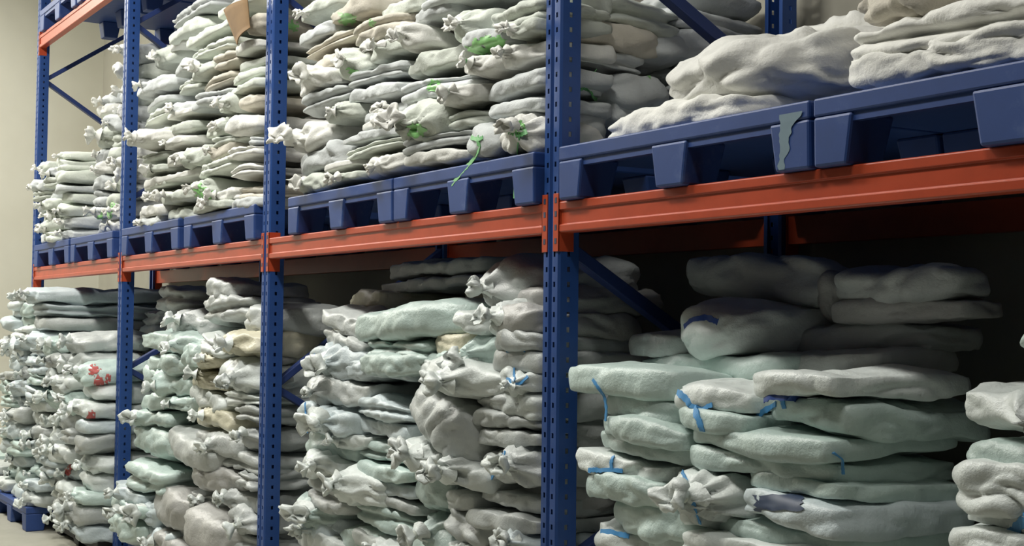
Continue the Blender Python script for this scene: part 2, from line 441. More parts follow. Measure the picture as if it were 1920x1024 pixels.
VPX, VPY = -617., 588.
def bbox_sack(name, pre, bb, opts, Y, depth, seed, res=18, infl=1.0, wr=1.):
    x0, y0, x1, y1 = bb; xc, yc = (x0+x1)/2, (y0+y1)/2
    m = (yc-VPY)/(xc-VPX)
    h_px = max((.80 if yc > VPY else .62)*(y1-y0), (y1-y0)-abs(m)*(x1-x0)*.85)
    tilt = opts.get('r', 0)
    Y = opts.get('Y', Y)
    L = at_y(x0, yc-m*(xc-x0), Y); R = at_y(x1, yc+m*(x1-xc), Y); C = at_y(xc, yc, Y)
    T = at_y(xc, yc-h_px/2, Y); B = at_y(xc, yc+h_px/2, Y)
    xl, xr = L[0], R[0]
    for k in range(5):                      # keep clear of the uprights
        pl, pr = k*D+.012-POST_W/2-.008, k*D+.012+POST_W/2+.008
        if Y > -.1:
            mid = (xl+xr)/2
            if mid < k*D: xr = min(xr, pl)
            else: xl = max(xl, pr)
    w = (xr-xl)*infl*opts.get('ws', 1); h = (T[2]-B[2])*(1.08 if yc < VPY else 1.17)*opts.get('hs', 1)
    rng = np.random.default_rng(seed+999)
    ft = opts.get('f', ''); tint = opts.get('t')
    yj = rng.uniform(-.025, .03)
    return sack(name, pre+tint, (xl+xr)/2, Y+yj, (T[2]+B[2])/2, w, opts.get('d', depth), h, seed, ft,
                yaw=opts.get('yaw', rng.uniform(-.07, .07)), roll=tilt if tilt else rng.uniform(-.04, .04), pitch=opts.get('p', rng.uniform(-.03, .03)),
                e=opts.get('e', rng.uniform(2.7, 3.6)), res=res, wr=wr*opts.get('wr', 1), sid=opts.get('id'), tie=opts.get('tie', 'white')), tint, ft

def hand_stack(name, pre, rows, edges, Y, depth, stack, kind_word, group, seed, res=18, tints='w', infl=1.0, base_rows=0, wr=1.):
    """rows: (x0,y0,x1,y1,opts string or dict). edges: pixel x of the column borders"""
    cols = {}
    for i, rw in enumerate(rows):
        o = dict(rw[4]) if len(rw) > 4 and isinstance(rw[4], dict) else ({'f': rw[4]} if len(rw) > 4 else {})
        if 't' not in o: o['t'] = random.Random(seed*1000+i).choice(tints)
        if 'f' not in o: o['f'] = random.Random(seed*77+i).choice(['', '', 'f'])
        xc = (rw[0]+rw[2])/2
        c = sum(xc > e for e in edges)
        cols.setdefault(c, []).append((-(rw[1]+rw[3])/2, i, rw[:4], o))
    nc = len(edges)+1
    for c, lst in cols.items():
        lst.sort()
        for k, (_, i, bb, o) in enumerate(lst):
            ob, tint, ft = bbox_sack(name, pre, bb, o, Y, depth, seed*1000+i, res, infl, wr)
            finish(ob, tint, ft, kind_word, ORD[k+base_rows]+', '+COLN[nc][c]+' column', stack, group)

random.seed(3)
# ================================================================== UPPER SHELF
# ---- stacks 1 and 2 in the far bay (columns in place, seen at a grazing angle)
def column_stack(name, pre, x0, x1, cols, z0, tops, y0, depths, stack, kind_word, group, seed, tints, th=.105, res=14, neck_p=.5, jit=.05, green=0, wr=1.2):
    cw = (x1-x0)/cols
    for c in range(cols):
        z = z0; k = 0; rs = random.Random(seed*100+c)
        while z < tops[c]-.03:
            t = th*rs.uniform(.8, 1.25)
            ft = 'n' if rs.random() < neck_p else rs.choice(['', 'f'])
            tint = rs.choice(tints)
            d = depths[c]
            yj = y0[0]+rs.uniform(-jit, jit)
            o = sack(name, pre+tint, x0+(c+.5)*cw+rs.uniform(-.02, .02), yj, z+t/2, cw*1.02, d, t*1.08, seed*5000+c*50+k, ft,
                     yaw=rs.uniform(-.08, .08), roll=rs.uniform(-.06, .06), res=res, wr=wr, e=rs.uniform(2.8, 3.6),
                     tie='green' if rs.random() < green else 'white')
            finish(o, tint, ft, kind_word, ORD[k]+', '+COLN[cols][c]+' column', stack, group)
            z += t; k += 1
WS = 'sack'
column_stack('white_sack', 'sack_', .16, 1.28, 3, DECK, [2.78, 2.8, 2.82], [-.03], [.5, .5, 1.02], 'first upper stack by the cream wall', WS, 'white sacks on the farthest upper pallet', 11, 'wwc', neck_p=.4, th=.078)
column_stack('white_sack', 'sack_', 1.58, 2.6, 3, DECK, [3.2, 3.3, 3.42], [.09], [.5, .5, .55], 'second upper stack from the cream wall', WS, 'white sacks on the second upper pallet', 12, 'wWc', neck_p=.5, th=.105, green=.15)

# ---- stacks 3 and 4 (second bay)
N = 'n'
U3 = [(258,330,306,358),(262,356,308,380,N),(250,378,305,412),(302,384,352,414),(300,350,358,386,N),(262,306,308,332,N),(265,280,312,306),(305,282,345,312),(262,318,362,346),
      (234,230,288,278,{'f':'n','Y':-.12,'t':'W'}),(285,222,352,256),(303,250,346,282,N),(250,203,328,230),(260,182,312,204),(308,182,362,216,N),
      (258,140,318,178,N),(318,142,370,172),(318,110,362,144),(272,82,332,128,{'f':'n','Y':.12}),(340,268,378,316,N),(308,200,350,224),(244,406,300,432,N)]
U4 = [(308,6,392,40,{'Y':.05}),(308,36,376,74,{'Y':.05}),(342,46,432,78),(342,78,426,106),(384,-22,520,14),(455,14,512,58),(432,68,512,96),(432,96,512,126),(360,108,402,148,N),
      (400,90,440,138),(366,140,428,168),(362,160,426,196),(428,124,512,150),(428,146,512,174),(438,168,512,202),(398,174,442,218,N),(368,214,428,262,N),(424,204,508,252),
      (385,240,470,275),(468,248,508,276,{'t':'c'}),(375,262,432,298,N),(420,268,505,300),(356,296,432,332,'f'),(430,298,503,334,'f'),(385,345,442,386,N),(430,338,502,376,{'t':'b'}),
      (348,330,392,378,N),(352,372,430,402,N),(310,60,350,96,{'Y':.1}),(425,366,498,398)]
edge34 = [300]
hand_stack('white_sack', 'sack_', U3, [300], -.03, .5, 'third upper stack from the cream wall', WS, 'white sacks right of the second post', 21, 15, 'wwWc', wr=1.25)
hand_stack('white_sack', 'sack_', U4, [370, 430], -.03, .5, 'fourth upper stack from the cream wall', WS, 'white sacks left of the third post', 22, 15, 'wwcWb', wr=1.2)

# ---- stacks 5 and 6 (middle bay)
U5 = [(540,-5,618,36,N),(557,36,618,80,{'t':'c','f':''}),(612,-8,698,46,{'t':'b'}),(560,58,660,102,{'t':'b','f':'f'}),(558,92,658,132,{'t':'b'}),(553,116,622,180,{'f':'n','t':'W'}),
      (612,90,684,152,{'f':'n','t':'w','tie':'green'}),(656,24,752,86,{'t':'b','f':'f'}),(682,62,754,112,N),(750,48,796,104,N),(695,-24,795,32,{'t':'w'}),(752,0,835,48,{'t':'c'}),
      (645,112,746,160,{'t':'c','f':'f'}),(640,148,746,194,{'t':'c'}),(556,156,648,208,{'t':'c'}),(540,218,610,284,{'f':'n','t':'W'}),(604,188,666,236,N),(556,262,650,324,{'t':'c','f':''}),
      (666,188,754,226,{'t':'c','f':'n'}),(664,214,754,244,N),(642,238,754,268,{'t':'c'}),(642,262,754,290),(604,294,672,322),(555,318,612,362,N),(604,320,678,350,N),(672,284,756,334,{'f':'n','t':'W'})]
U6 = [(744,82,864,146,{'t':'w','f':''}),(742,132,872,188,{'t':'c','f':'f'}),(822,8,898,80,N),(890,-12,1034,66,{'t':'w','f':'f','wr':1.3}),(868,50,940,100,{'t':'c'}),(858,96,936,150,{'f':'n','tie':'green','t':'W'}),(926,62,1034,126,{'f':'n','t':'W'}),
      (946,24,1034,70,N),(894,126,1034,180,{'t':'c','f':''}),(900,168,1034,228,{'t':'c','f':''}),(828,154,898,200,{'f':'n','t':'W'}),(822,196,898,242),(752,172,832,270,{'f':'n','t':'w','hs':.95}),
      (762,240,880,288,{'f':'f','t':'c'}),(760,278,876,318,{'t':'W'}),(876,222,942,294,{'f':'','t':'c','id':'gt1'}),(936,212,1034,292,{'f':'n','t':'W','id':'gt2','tie':'green'}),(780,-40,900,12,{'t':'c'})]
hand_stack('white_sack', 'sack_', U5, [650], -.02, .5, 'fifth upper stack from the cream wall', WS, 'white sacks right of the third post', 23, 20, 'wwcWb')
hand_stack('white_sack', 'sack_', U6, [830, 895], -.02, .34, 'sixth upper stack left of the nearest post', WS, 'white sacks left of the nearest post', 24, 22, 'wwcW')
# flank of stack 6, seen past the nearest post
def flank(name, pre, rows, X, thick, stack, kind_word, group, seed, res=20):
    lst = sorted([(-(r_[1]+r_[3])/2, i, r_) for i, r_ in enumerate(rows)])
    for k, (_, i, r_) in enumerate(lst):
        a, b_, c, d_ = r_[:4]; t = r_[4] if len(r_) > 4 else 'c'; f_ = r_[5] if len(r_) > 5 else ''
        yc = (b_+d_)/2; P0, P1 = at_x(a, yc, X), at_x(c, yc, X); T, B = at_x((a+c)/2, b_, X), at_x((a+c)/2, d_, X)
        rng = np.random.default_rng(seed+i)
        o = sack(name, pre+t, X-thick/2, P0[1], (T[2]+B[2])/2, thick, min(P1[1]-P0[1]+.02, 1.06-P0[1]), (T[2]-B[2])*1.03, seed*10+i, f_, yaw=rng.uniform(-.05, .05),
                 roll=rng.uniform(-.04, .04), pitch=math.atan2(P1[2]-P0[2], P1[1]-P0[1]) if r_[1] > 300 else rng.uniform(-.1, .02), res=res, sid=r_[6] if len(r_) > 6 else None)
        finish(o, t, f_, kind_word, ORD[k]+' of the flank', stack, group)
flank('white_sack', 'sack_', [(1060,-30,1170,40,'w'),(1130,-10,1290,60,'w','f'),(1050,30,1250,84,'b'),(1050,80,1215,128,'c','f'),(1050,122,1150,185,'c','','gt3'),(1140,128,1262,205,'c','','gt4'),(1050,178,1150,258,'c'),
      (1150,190,1290,236,'c'),(1225,62,1300,110,'c'),(1290,-60,1460,15,'c','f'),(1270,15,1460,62,'c','f'),(1240,60,1460,120,'c'),(1260,120,1460,190,'c','f')], 7.72, .42,
      'right of the nearest post', WS, 'white sacks seen past the nearest post', 310)

# ---- big loose sacks in the near bay
def big(cx, y0, z0, z1, w, d, tint, ft, seed, label, yaw=0, roll=0, pitch=0, e=2.7, wr=1.3, res=40, sid=None, side='front', pre='sack_'):
    o = sack('white_sack', pre+tint, cx, y0, (z0+z1)/2, w, d, (z1-z0)*1.06, seed, ft, yaw, roll, pitch, e, res, wr, sid, side)
    tag(o, label, 'sack', 'big white sacks in the near bay'); return o
big(8.38, .03, DECK-.01, DECK+.085, .74, .66, 'W', 'nN', 901, 'flattened white sack lying lowest on the paint-smeared pallet', e=2.8, side='left', yaw=-.1)
big(8.60, .05, DECK+.05, DECK+.275, .72, .62, 'W', 'N', 902, 'large creased white sack slumped over the paint-smeared pallet', e=2.4, yaw=.05, wr=1.2)
big(8.56, .42, DECK+.2, DECK+.36, .74, .6, 'W', '', 903, 'white sack resting behind on top of the large creased sack', e=2.5, yaw=.1, wr=1.1)
big(9.47, .0, DECK-.01, DECK+.095, .76, .9, 'W', '', 904, 'flat white sack lowest on the pallet at the right edge', e=3.2, roll=-.02)
big(9.45, .02, DECK+.085, DECK+.195, .74, .9, 'W', 'f', 905, 'white sack second up on the pallet at the right edge', e=3.0)
big(9.41, .04, DECK+.185, DECK+.40, .72, .8, 'b', 'nN', 906, 'wrinkled cream sack topmost on the pallet at the right edge', e=2.5, wr=2.0, side='left')
big(10.02, -.02, DECK+.0, DECK+.15, .5, .9, 'W', 'f', 907, 'white sack cut off by the right edge on the upper pallet', e=2.8)

# ================================================================== FLOOR LEVEL
PS = 'plastic sack'
pallet(-.02, 1.19, 0, 'blue plastic pallet on the floor under the farthest lower stack', y0=-.26, y1=.85, group='pallets on the floor')
pallet(-1.22, -.06, 0, 'blue plastic pallet on the floor beyond the end frame', y0=-.26, y1=.85, group='pallets on the floor')
FZ = .17
column_stack('plastic_sack', 'film_', -.1, 1.26, 3, FZ, [1.74, 1.77, 1.78], [-.2], [.5, .5, 1.0], 'first lower stack by the cream wall', PS, 'plastic sacks on the farthest floor pallet', 41, 'mpgpL', neck_p=.55, th=.098, jit=.05)
column_stack('plastic_sack', 'film_', -1.15, -.1, 2, FZ, [.42, .36], [-.24], [.8, .8], 'low pile beyond the end frame', PS, 'plastic sacks beyond the end frame', 42, 'mpg', neck_p=.5, th=.1)
pallet(1.36, 2.5, 0, 'dark low pallet on the floor under the second lower stack', y0=-.08, y1=.9, group='pallets on the floor', mat='dark_plastic', h=.1)
column_stack('plastic_sack', 'film_', 1.36, 2.55, 3, .095, [1.36, 1.38, 1.30], [-.17], [.5, .5, .6], 'second lower stack from the cream wall', PS, 'plastic sacks on the second floor pallet', 43, 'gLLmp', neck_p=.6, th=.112, jit=.05)
column_stack('plastic_sack', 'film_', 1.5, 2.56, 2, 1.20, [1.66, 1.7], [.42], [.5, .5], 'back of second lower stack', PS, 'plastic sacks at the back of the second floor pallet', 44, 'gpt', neck_p=.1, th=.12, jit=.02)

L3 = [(262,540,328,584,{'t':'g','Y':.15}),(275,582,372,634,{'t':'g','f':'n','Y':.06}),(252,626,370,668,{'t':'m','f':'n'}),(256,664,350,702,{'t':'m'}),(244,690,344,744,{'t':'m','f':'n'}),(252,738,350,774,{'t':'m','f':'n'}),
      (240,766,306,800,{'t':'m','f':'n'}),(238,798,330,860,{'t':'m','f':''}),(222,868,304,924,{'t':'m','f':'f','Y':-.12}),(204,906,264,942,{'t':'p','f':'n','Y':-.14}),(200,934,262,972,{'t':'m','Y':-.16,'f':'n'}),
      (246,930,290,990,{'t':'p','f':'n','Y':-.12}),(196,966,262,1012,{'t':'m','Y':-.16}),(248,985,320,1030,{'t':'p','f':'n','Y':-.12}),(322,640,370,690,{'t':'m'})]
L4 = [(380,526,434,562,{'t':'g','f':'','Y':.05}),(374,556,452,602,{'t':'g','f':'f','Y':.03}),(448,574,500,628,{'t':'g','f':'','Y':.03}),(412,614,500,668,{'t':'y','f':'n'}),(366,630,424,662,{'t':'L','f':'f','r':-.12}),(366,654,414,690,{'t':'y','f':'n'}),
      (392,664,500,736,{'t':'L','f':'n','e':2.6}),(348,690,404,732,{'t':'y','f':'n'}),(344,720,404,766,{'t':'L','f':'','r':-.15}),(396,732,498,764,{'t':'L','f':'f'}),(420,758,496,800,{'t':'g','f':'f'}),(350,764,424,808,{'t':'y','f':'n'}),
      (290,812,392,872,{'t':'g','f':'','Y':-.1,'e':3.6,'wr':.5,'r':-.06}),(384,846,494,884,{'t':'g','f':'f'}),(360,806,440,852,{'t':'g','f':'n'}),(432,800,496,846,{'t':'g','f':'n'}),(344,866,440,928,{'t':'t','f':'','Y':-.06}),(425,876,492,926,{'t':'g','f':'f'}),
      (258,912,342,1000,{'t':'t','f':'','Y':-.14,'e':3.8,'wr':.5,'r':-.06}),(336,948,424,1040,{'t':'t','f':'','Y':-.12,'e':3.8,'wr':.5}),(336,920,400,952,{'t':'g','f':'n'}),(396,916,492,966,{'t':'g','f':'n'}),(416,958,492,1006,{'t':'g','f':'n'}),
      (400,1000,492,1050,{'t':'g','f':'f'}),(262,996,340,1050,{'t':'t','f':'','Y':-.12})]
hand_stack('plastic_sack', 'film_', L3, [], -.06, .5, 'third lower stack from the cream wall', PS, 'plastic sacks right of the second post', 51, 16, 'mp', base_rows=1, wr=1.15)
hand_stack('plastic_sack', 'film_', L4, [385], -.04, .5, 'fourth lower stack from the cream wall', PS, 'plastic sacks left of the third post', 52, 18, 'gy', base_rows=1, wr=1.1)
flank('plastic_sack', 'film_', [(505,585,600,640,'g'),(505,640,600,690,'t','f'),(505,690,600,745,'g'),(505,745,600,800,'t'),(505,800,600,856,'g','f'),(505,856,600,915,'g'),(505,915,600,975,'g'),(505,975,600,1040,'t')], 5.12, .4,
      'seen right behind the third post', PS, 'plastic sacks seen past the third post', 530, 14)

L5 = [(715,478,908,520,{'t':'g','Y':.35,'f':''}),(712,516,900,550,{'t':'g','Y':.35,'f':''}),(634,545,722,590,{'t':'y','Y':.25,'f':''}),(655,568,848,636,{'t':'m','f':'','e':3.0,'r':.05,'d':.7,'wr':.5}),
      (580,586,668,632,{'t':'g','f':'','r':-.14}),(578,622,668,668,{'t':'g','f':'','r':-.14}),(664,634,794,682,{'t':'m','f':'f'}),(672,660,802,706,{'t':'m','f':''}),(570,644,684,706,{'t':'p','f':'n','id':'l5c'}),(632,676,750,722,{'t':'p','f':''}),
      (570,704,692,760,{'t':'g','f':'n'}),(570,742,654,786,{'t':'g','f':''}),(652,748,764,794,{'t':'p','f':'f'}),(546,752,646,818,{'t':'p','f':'n','Y':-.06,'id':'l5a'}),(638,780,756,818,{'t':'p','f':''}),(618,806,684,844,{'t':'L','f':'n'}),(566,808,654,872,{'t':'m','f':''}),
      (648,822,764,868,{'t':'m','f':'f'}),(648,862,764,904,{'t':'m','f':''}),(550,845,624,904,{'t':'L','f':'n','Y':-.05}),(604,876,700,952,{'t':'L','f':'n','Y':-.05}),(686,896,764,934,{'t':'p','f':''}),(686,930,764,964,{'t':'g','f':''}),
      (556,894,644,964,{'t':'g','f':'f'}),(542,925,612,994,{'t':'m','f':'n','r':-.1}),(645,954,756,1004,{'t':'m','f':'f'}),(536,960,626,1016,{'t':'p','f':'n','id':'l5b'}),(538,1000,644,1044,{'t':'L','f':''}),(636,998,764,1044,{'t':'L','f':'n'})]
L6 = [(892,482,1034,580,{'t':'g','f':'n','Y':.1}),(842,586,902,626,{'t':'L','f':'','r':-.2}),(874,568,968,640,{'t':'L','f':'n','r':-.1}),(928,576,1034,632,{'t':'t','f':''}),(924,618,1034,664,{'t':'g','f':''}),(920,656,1034,704,{'t':'g','f':'','id':'l6a'}),
      (784,614,868,664,{'t':'y','f':''}),(852,630,930,712,{'t':'m','f':'n'}),(752,672,944,742,{'t':'L','f':'n','Y':-.05,'r':-.05}),(910,694,1034,746,{'t':'L','f':'n','Y':-.05,'id':'l6b'}),(782,656,868,704,{'t':'m','f':''}),
      (754,738,884,852,{'t':'g','f':'','r':-.22,'Y':-.04}),(874,742,1034,816,{'t':'g','f':'f'}),(892,728,1034,782,{'t':'L','f':'','r':-.06}),(890,804,1034,848,{'t':'g','f':''}),(884,842,1034,924,{'t':'g','f':'n','id':'l6c'}),
      (812,858,908,934,{'t':'L','f':'n','Y':-.04}),(872,920,1034,968,{'t':'g','f':''}),(872,958,1034,1004,{'t':'g','f':''}),(815,920,884,972,{'t':'g','f':''}),(822,956,910,1024,{'t':'g','f':'','r':-.12}),(738,822,824,894,{'t':'L','f':'n','r':-.2,'Y':-.05}),
      (752,884,834,964,{'t':'m','f':'','id':'l6d'}),(764,956,836,1034,{'t':'m','f':'n'}),(900,990,1034,1046,{'t':'p','f':'n'}),(820,1016,910,1060,{'t':'L','f':'n'})]
hand_stack('plastic_sack', 'film_', L5, [650], -.01, .5, 'fifth lower stack from the cream wall', PS, 'plastic sacks right of the third post', 54, 22, 'mp', base_rows=3)
hand_stack('plastic_sack', 'film_', L6, [870], -.01, .5, 'lower stack left of the nearest post', PS, 'plastic sacks left of the nearest post', 55, 24, 'mg', base_rows=3)
flank('plastic_sack', 'film_', [(1050,540,1262,598,'t'),(1050,592,1204,640,'t'),(1050,638,1168,694,'t','n'),(1050,694,1168,760,'g'),(1050,760,1168,830,'t'),(1050,830,1168,900,'g'),(1050,900,1168,980,'t')], 7.72, .42,
      'seen right behind the nearest post', PS, 'plastic sacks seen past the nearest post', 560)

L7 = [(1052,690,1256,744,{'t':'m','f':'','e':3.4,'d':.8,'hs':1.25,'wr':.5,'id':'A1'}),(1086,736,1256,794,{'t':'m','f':'','d':.8,'hs':1.25,'id':'A2','wr':.6}),
      (1250,716,1402,774,{'t':'L','f':'','d':.8,'hs':1.25,'id':'B1'}),(1244,766,1398,806,{'t':'m','f':'','d':.8,'hs':1.25,'id':'B2'}),
      (1104,780,1294,828,{'t':'m','f':'','d':.8,'hs':1.25}),(1098,818,1294,860,{'t':'m','f':'','d':.8,'hs':1.25}),
      (1070,850,1238,894,{'t':'L','f':'','d':.8,'hs':1.25,'id':'D1','wr':1.4}),(1084,884,1242,942,{'t':'m','f':'','d':.8,'hs':1.25,'id':'D2'}),
      (1234,864,1386,964,{'t':'L','f':'n','d':.8,'hs':1.25,'id':'E1','wr':1.2}),
      (1104,934,1294,1000,{'t':'m','f':'','d':.8,'hs':1.25}),(1072,980,1190,1044,{'t':'L','f':'','d':.8,'hs':1.25,'id':'F1'}),(1180,988,1296,1044,{'t':'m','f':'','d':.8,'hs':1.25})]
L8 = [(1396,700,1570,754,{'t':'L','f':'','d':.55,'hs':1.25,'id':'C1','e':2.6}),(1390,748,1575,812,{'t':'m','f':'','d':.55,'hs':1.25,'id':'C2','e':2.8}),
      (1282,806,1560,852,{'t':'m','f':'','d':.5,'hs':1.25,'id':'G1'}),(1276,850,1560,898,{'t':'m','f':'','d':.5,'hs':1.25}),
      (1382,896,1575,936,{'t':'m','f':'','d':.5,'hs':1.25,'id':'H1'}),(1376,930,1580,988,{'t':'p','f':'','d':.5,'hs':1.25,'id':'H2'}),
      (1308,984,1580,1030,{'t':'m','f':'','d':.5,'hs':1.25}),(1280,1024,1580,1080,{'t':'L','f':'','d':.5,'hs':1.25})]
SEV = 'lower stack right of the nearest post'
hand_stack('plastic_sack', 'film_', L7, [1225], -.04, .8, SEV, PS, 'plastic sacks right of the nearest post', 57, 30, 'm', base_rows=4, infl=1.0, wr=.8)
for i, rw in enumerate(sorted(L8, key=lambda q: -q[1])):
    ob, tint, ft = bbox_sack('plastic_sack', 'film_', rw[:4], rw[4], -.04, .8, 58000+i, 32, 1.0, .8)
    finish(ob, tint, ft, PS, ORD[i+4]+' of the wide column', 'near lower stack', 'wide plastic sacks in the near bay')
L9 = [(1760,722,2010,834,{'t':'L','f':'nN','d':.8,'id':'R1'}),(1785,826,2010,906,{'t':'m','f':'','d':.8,'id':'R2'}),(1782,866,2010,966,{'t':'L','f':'','d':.8,'wr':1.3,'id':'R3'}),(1790,938,2010,1004,{'t':'L','f':'nN','d':.8,'id':'R4'}),
      (1766,984,2010,1050,{'t':'L','f':'','d':.8,'id':'R5'}),(1872,616,2050,722,{'t':'m','f':'f','d':.7}),(1914,486,2060,534,{'t':'L','f':'','d':.5})]
for i, rw in enumerate(sorted(L9, key=lambda q: -q[1])):
    ob, tint, ft = bbox_sack('plastic_sack', 'film_', rw[:4], rw[4], -.04, .8, 59000+i, 32, 1.04, .9)
    finish(ob, tint, ft, PS, ORD[i+4], 'eighth lower stack at the right edge', 'plastic sacks at the right edge')
BK = [(1278,478,1532,562,{'t':'g','f':'','Y':.45,'d':.3,'r':-.07},'grey plastic sack topmost in the dark behind the seventh lower stack'),
      (1228,558,1372,672,{'t':'L','f':'','Y':.18,'d':.62,'id':'T1','yaw':-.16,'e':2.15,'wr':.7},'rolled plastic sack with a round pale end and dark blue twine'),
      (1165,620,1290,666,{'t':'g','f':'','Y':.24,'d':.6},'thin grey plastic sack left under the rolled pale sack'),
      (1170,660,1450,714,{'t':'m','f':'','Y':.2,'d':.7},'wide mint plastic sack directly under the rolled pale sack'),
      (1545,492,1784,574,{'t':'g','f':'','Y':.4,'d':.22,'r':.05},'long grey plastic sack at the dark top right of the near bay'),
      (1555,562,1800,606,{'t':'t','f':'','Y':.42,'d':.22},'dim grey plastic sack under the long grey sack'),
      (1450,606,1722,668,{'t':'g','f':'','Y':.42,'d':.3,'r':.04},'grey plastic sack right of the rolled pale sack'),
      (1400,656,1650,708,{'t':'g','f':'','Y':.3,'d':.35,'r':.02},'grey plastic sack directly on the big blue-tied sack'),
      (1500,505,1560,612,{'t':'t','f':'','Y':.42,'d':.4,'r':-.5},'crumpled taupe plastic sack between the two top grey sacks')]
for i, rw in enumerate(BK):
    ob, tint, ft = bbox_sack('plastic_sack', 'film_', rw[:4], rw[4], .2, .6, 60000+i, 30, 1.05, .9)
    tag(ob, rw[5], 'sack', 'plastic sacks in the dark of the near bay')

# ---- sacks carrying the visible ones, mostly below the frame
def under(x0, x1, cols, top, y0, d, stack, group, seed, tints, n):
    cw = (x1-x0)/cols; rs = random.Random(seed); t = (top-.176)/n
    pallet(x0-.02, x1+.02, 0, 'blue plastic pallet on the floor under the '+stack, y0=max(.05, y0+.05), y1=y0+1.02, group='pallets on the floor')
    for c in range(cols):
        for k in range(n):
            tint = rs.choice(tints)
            o = sack('plastic_sack', 'film_'+tint, x0+(c+.5)*cw, y0+rs.uniform(-.01, .03), .176+(k+.5)*t, cw*1.04, d, t*1.12, seed*300+c*20+k, '', res=14)
            finish(o, tint, '', PS, ORD[k]+', '+COLN[cols][c]+' column', 'base of the '+stack, group)
under(2.75, 3.9, 2, .36, -.1, .6, 'third lower stack', 'sacks at the base of the third lower stack', 71, 'mp', 1)
under(4.0, 5.12, 2, .46, -.06, .6, 'fourth lower stack', 'sacks at the base of the fourth lower stack', 72, 'g', 2)
under(5.5, 6.6, 2, .72, 0, .6, 'fifth lower stack', 'sacks at the base of the fifth lower stack', 73, 'mp', 3)
under(6.65, 7.74, 2, .78, 0, .6, 'sixth lower stack', 'sacks at the base of the sixth lower stack', 74, 'mg', 3)
under(7.95, 9.15, 2, .82, -.02, .8, 'seventh lower stack', 'sacks at the base of the seventh lower stack', 75, 'mL', 4)
under(9.4, 10.3, 2, .82, -.02, .8, 'eighth lower stack', 'sacks at the base of the eighth lower stack', 76, 'mL', 4)

# ------------------------------------------------------------------ twine, film scraps and prints on single sacks
BV = {}
def hit(sid, px, py, lift=.004):
    o, V, Fc = SACKS[sid]
    if sid not in BV: BV[sid] = BVHTree.FromPolygons([tuple(v) for v in V], Fc)
    d = Vector(ray(px, py)).normalized(); h = BV[sid].ray_cast(Vector(CAM), d)
    if h[0] is None: return None
    return h[0]+h[1]*lift
def ribbon(sid, pts, mat, w=.012, name='twine', sub=8, thick=.003, seed=0):
    o, V, Fc = SACKS[sid]; rs = random.Random(seed+int(pts[0][0]))
    P = []; lasty = None
    dense = []
    for (a, b_), (c, d_) in zip(pts[:-1], pts[1:]):
        for i in range(sub): dense.append((a+(c-a)*i/sub, b_+(d_-b_)*i/sub))
    dense.append(pts[-1])
    for px, py in dense:
        h = hit(sid, px, py)
        if h is None and lasty is None: continue
        if h is None: h = Vector(at_y(px, py, lasty if lasty is not None else -.05))
        elif lasty is not None and abs(h.y-lasty) > .12: h = Vector(at_y(px, py, lasty))
        lasty = h.y; P.append(h)
    if len(P) < 4: return None
    for _ in range(2):
        P = [P[0]]+[(P[i-1]+2*P[i]+P[i+1])/4 for i in range(1, len(P)-1)]+[P[-1]]
    v = []; f = []
    for i, p in enumerate(P):
        t = (P[min(i+1, len(P)-1)]-P[max(i-1, 0)]).normalized()
        nrm = Vector((0, -1, .15)); b_ = t.cross(nrm).normalized(); nn = b_.cross(t).normalized()
        tw = w*(.75+.5*rs.random())
        for s, q in ((-1, -1), (1, -1), (1, 1), (-1, 1)):
            v.append(p+b_*s*tw/2+nn*(q*thick/2-.002))
    for i in range(len(P)-1):
        for j in range(4):
            f.append((4*i+j, 4*i+(j+1) % 4, 4*i+4+(j+1) % 4, 4*i+4+j))
    f += [(3, 2, 1, 0), tuple(4*(len(P)-1)+j for j in range(4))]
    base = Vector(o.location)
    r_ = mesh_obj(name, [q-base for q in v], f, mat, o)
    return r_
def patch(sid, bb, mat, name, seed=0, n=9, ragged=False):
    o, V, Fc = SACKS[sid]; rng = np.random.default_rng(seed); base = Vector(o.location)
    x0, y0, x1, y1 = bb; pts = {}; v = []; f = []
    for j in range(n):
        for i in range(n):
            px = x0+(x1-x0)*(i/(n-1)); py = y0+(y1-y0)*(j/(n-1))
            if i in (0, n-1): px += rng.uniform(-.06, .06)*(x1-x0)
            if j in (0, n-1): py += rng.uniform(-.08, .08)*(y1-y0)
            h = hit(sid, px, py, .003)
            if h is not None: pts[i, j] = len(v); v.append(h-base)
    rag = rng.uniform(0, 99)
    for j in range(n-1):
        for i in range(n-1):
            k = [(i, j), (i, j+1), (i+1, j+1), (i+1, j)]
            cu, cv = 2*(i+.5)/(n-1)-1, 2*(j+.5)/(n-1)-1
            if ragged and cu*cu+cv*cv > .75+1.5*perlin(np.array([[cu*2.3+rag, cv*2.3+rag, .5]]))[0]: continue
            if all(q in pts for q in k): f.append(tuple(pts[q] for q in k))
    if f: return mesh_obj(name, v, f, mat, o, (0, 0, 0), True)
BL = 'blue_twine'
ribbon('A1', [(1112,712),(1132,740),(1136,768),(1134,790)], BL, .010)
ribbon('B1', [(1242,714),(1262,730),(1286,746),(1300,764)], BL, .020)
ribbon('B2', [(1298,760),(1310,784),(1318,808)], BL, .022)
ribbon('B1', [(1292,758),(1318,764),(1336,758)], BL, .014)
ribbon('C1', [(1412,752),(1428,748),(1446,742),(1480,742),(1510,746)], 'navy_twine', .018)
ribbon('C2', [(1456,758),(1428,772),(1402,800),(1390,840)], BL, .016)
ribbon('C2', [(1462,738),(1468,752),(1472,766)], BL, .014)
ribbon('D1', [(1104,882),(1130,880),(1168,882)], BL, .014)
ribbon('D1', [(1150,856),(1146,868),(1148,884)], BL, .014)
ribbon('E1', [(1272,862),(1284,900),(1298,940),(1310,982)], BL, .014)
ribbon('F1', [(1090,1004),(1104,996),(1150,1000),(1180,1006)], BL, .016)
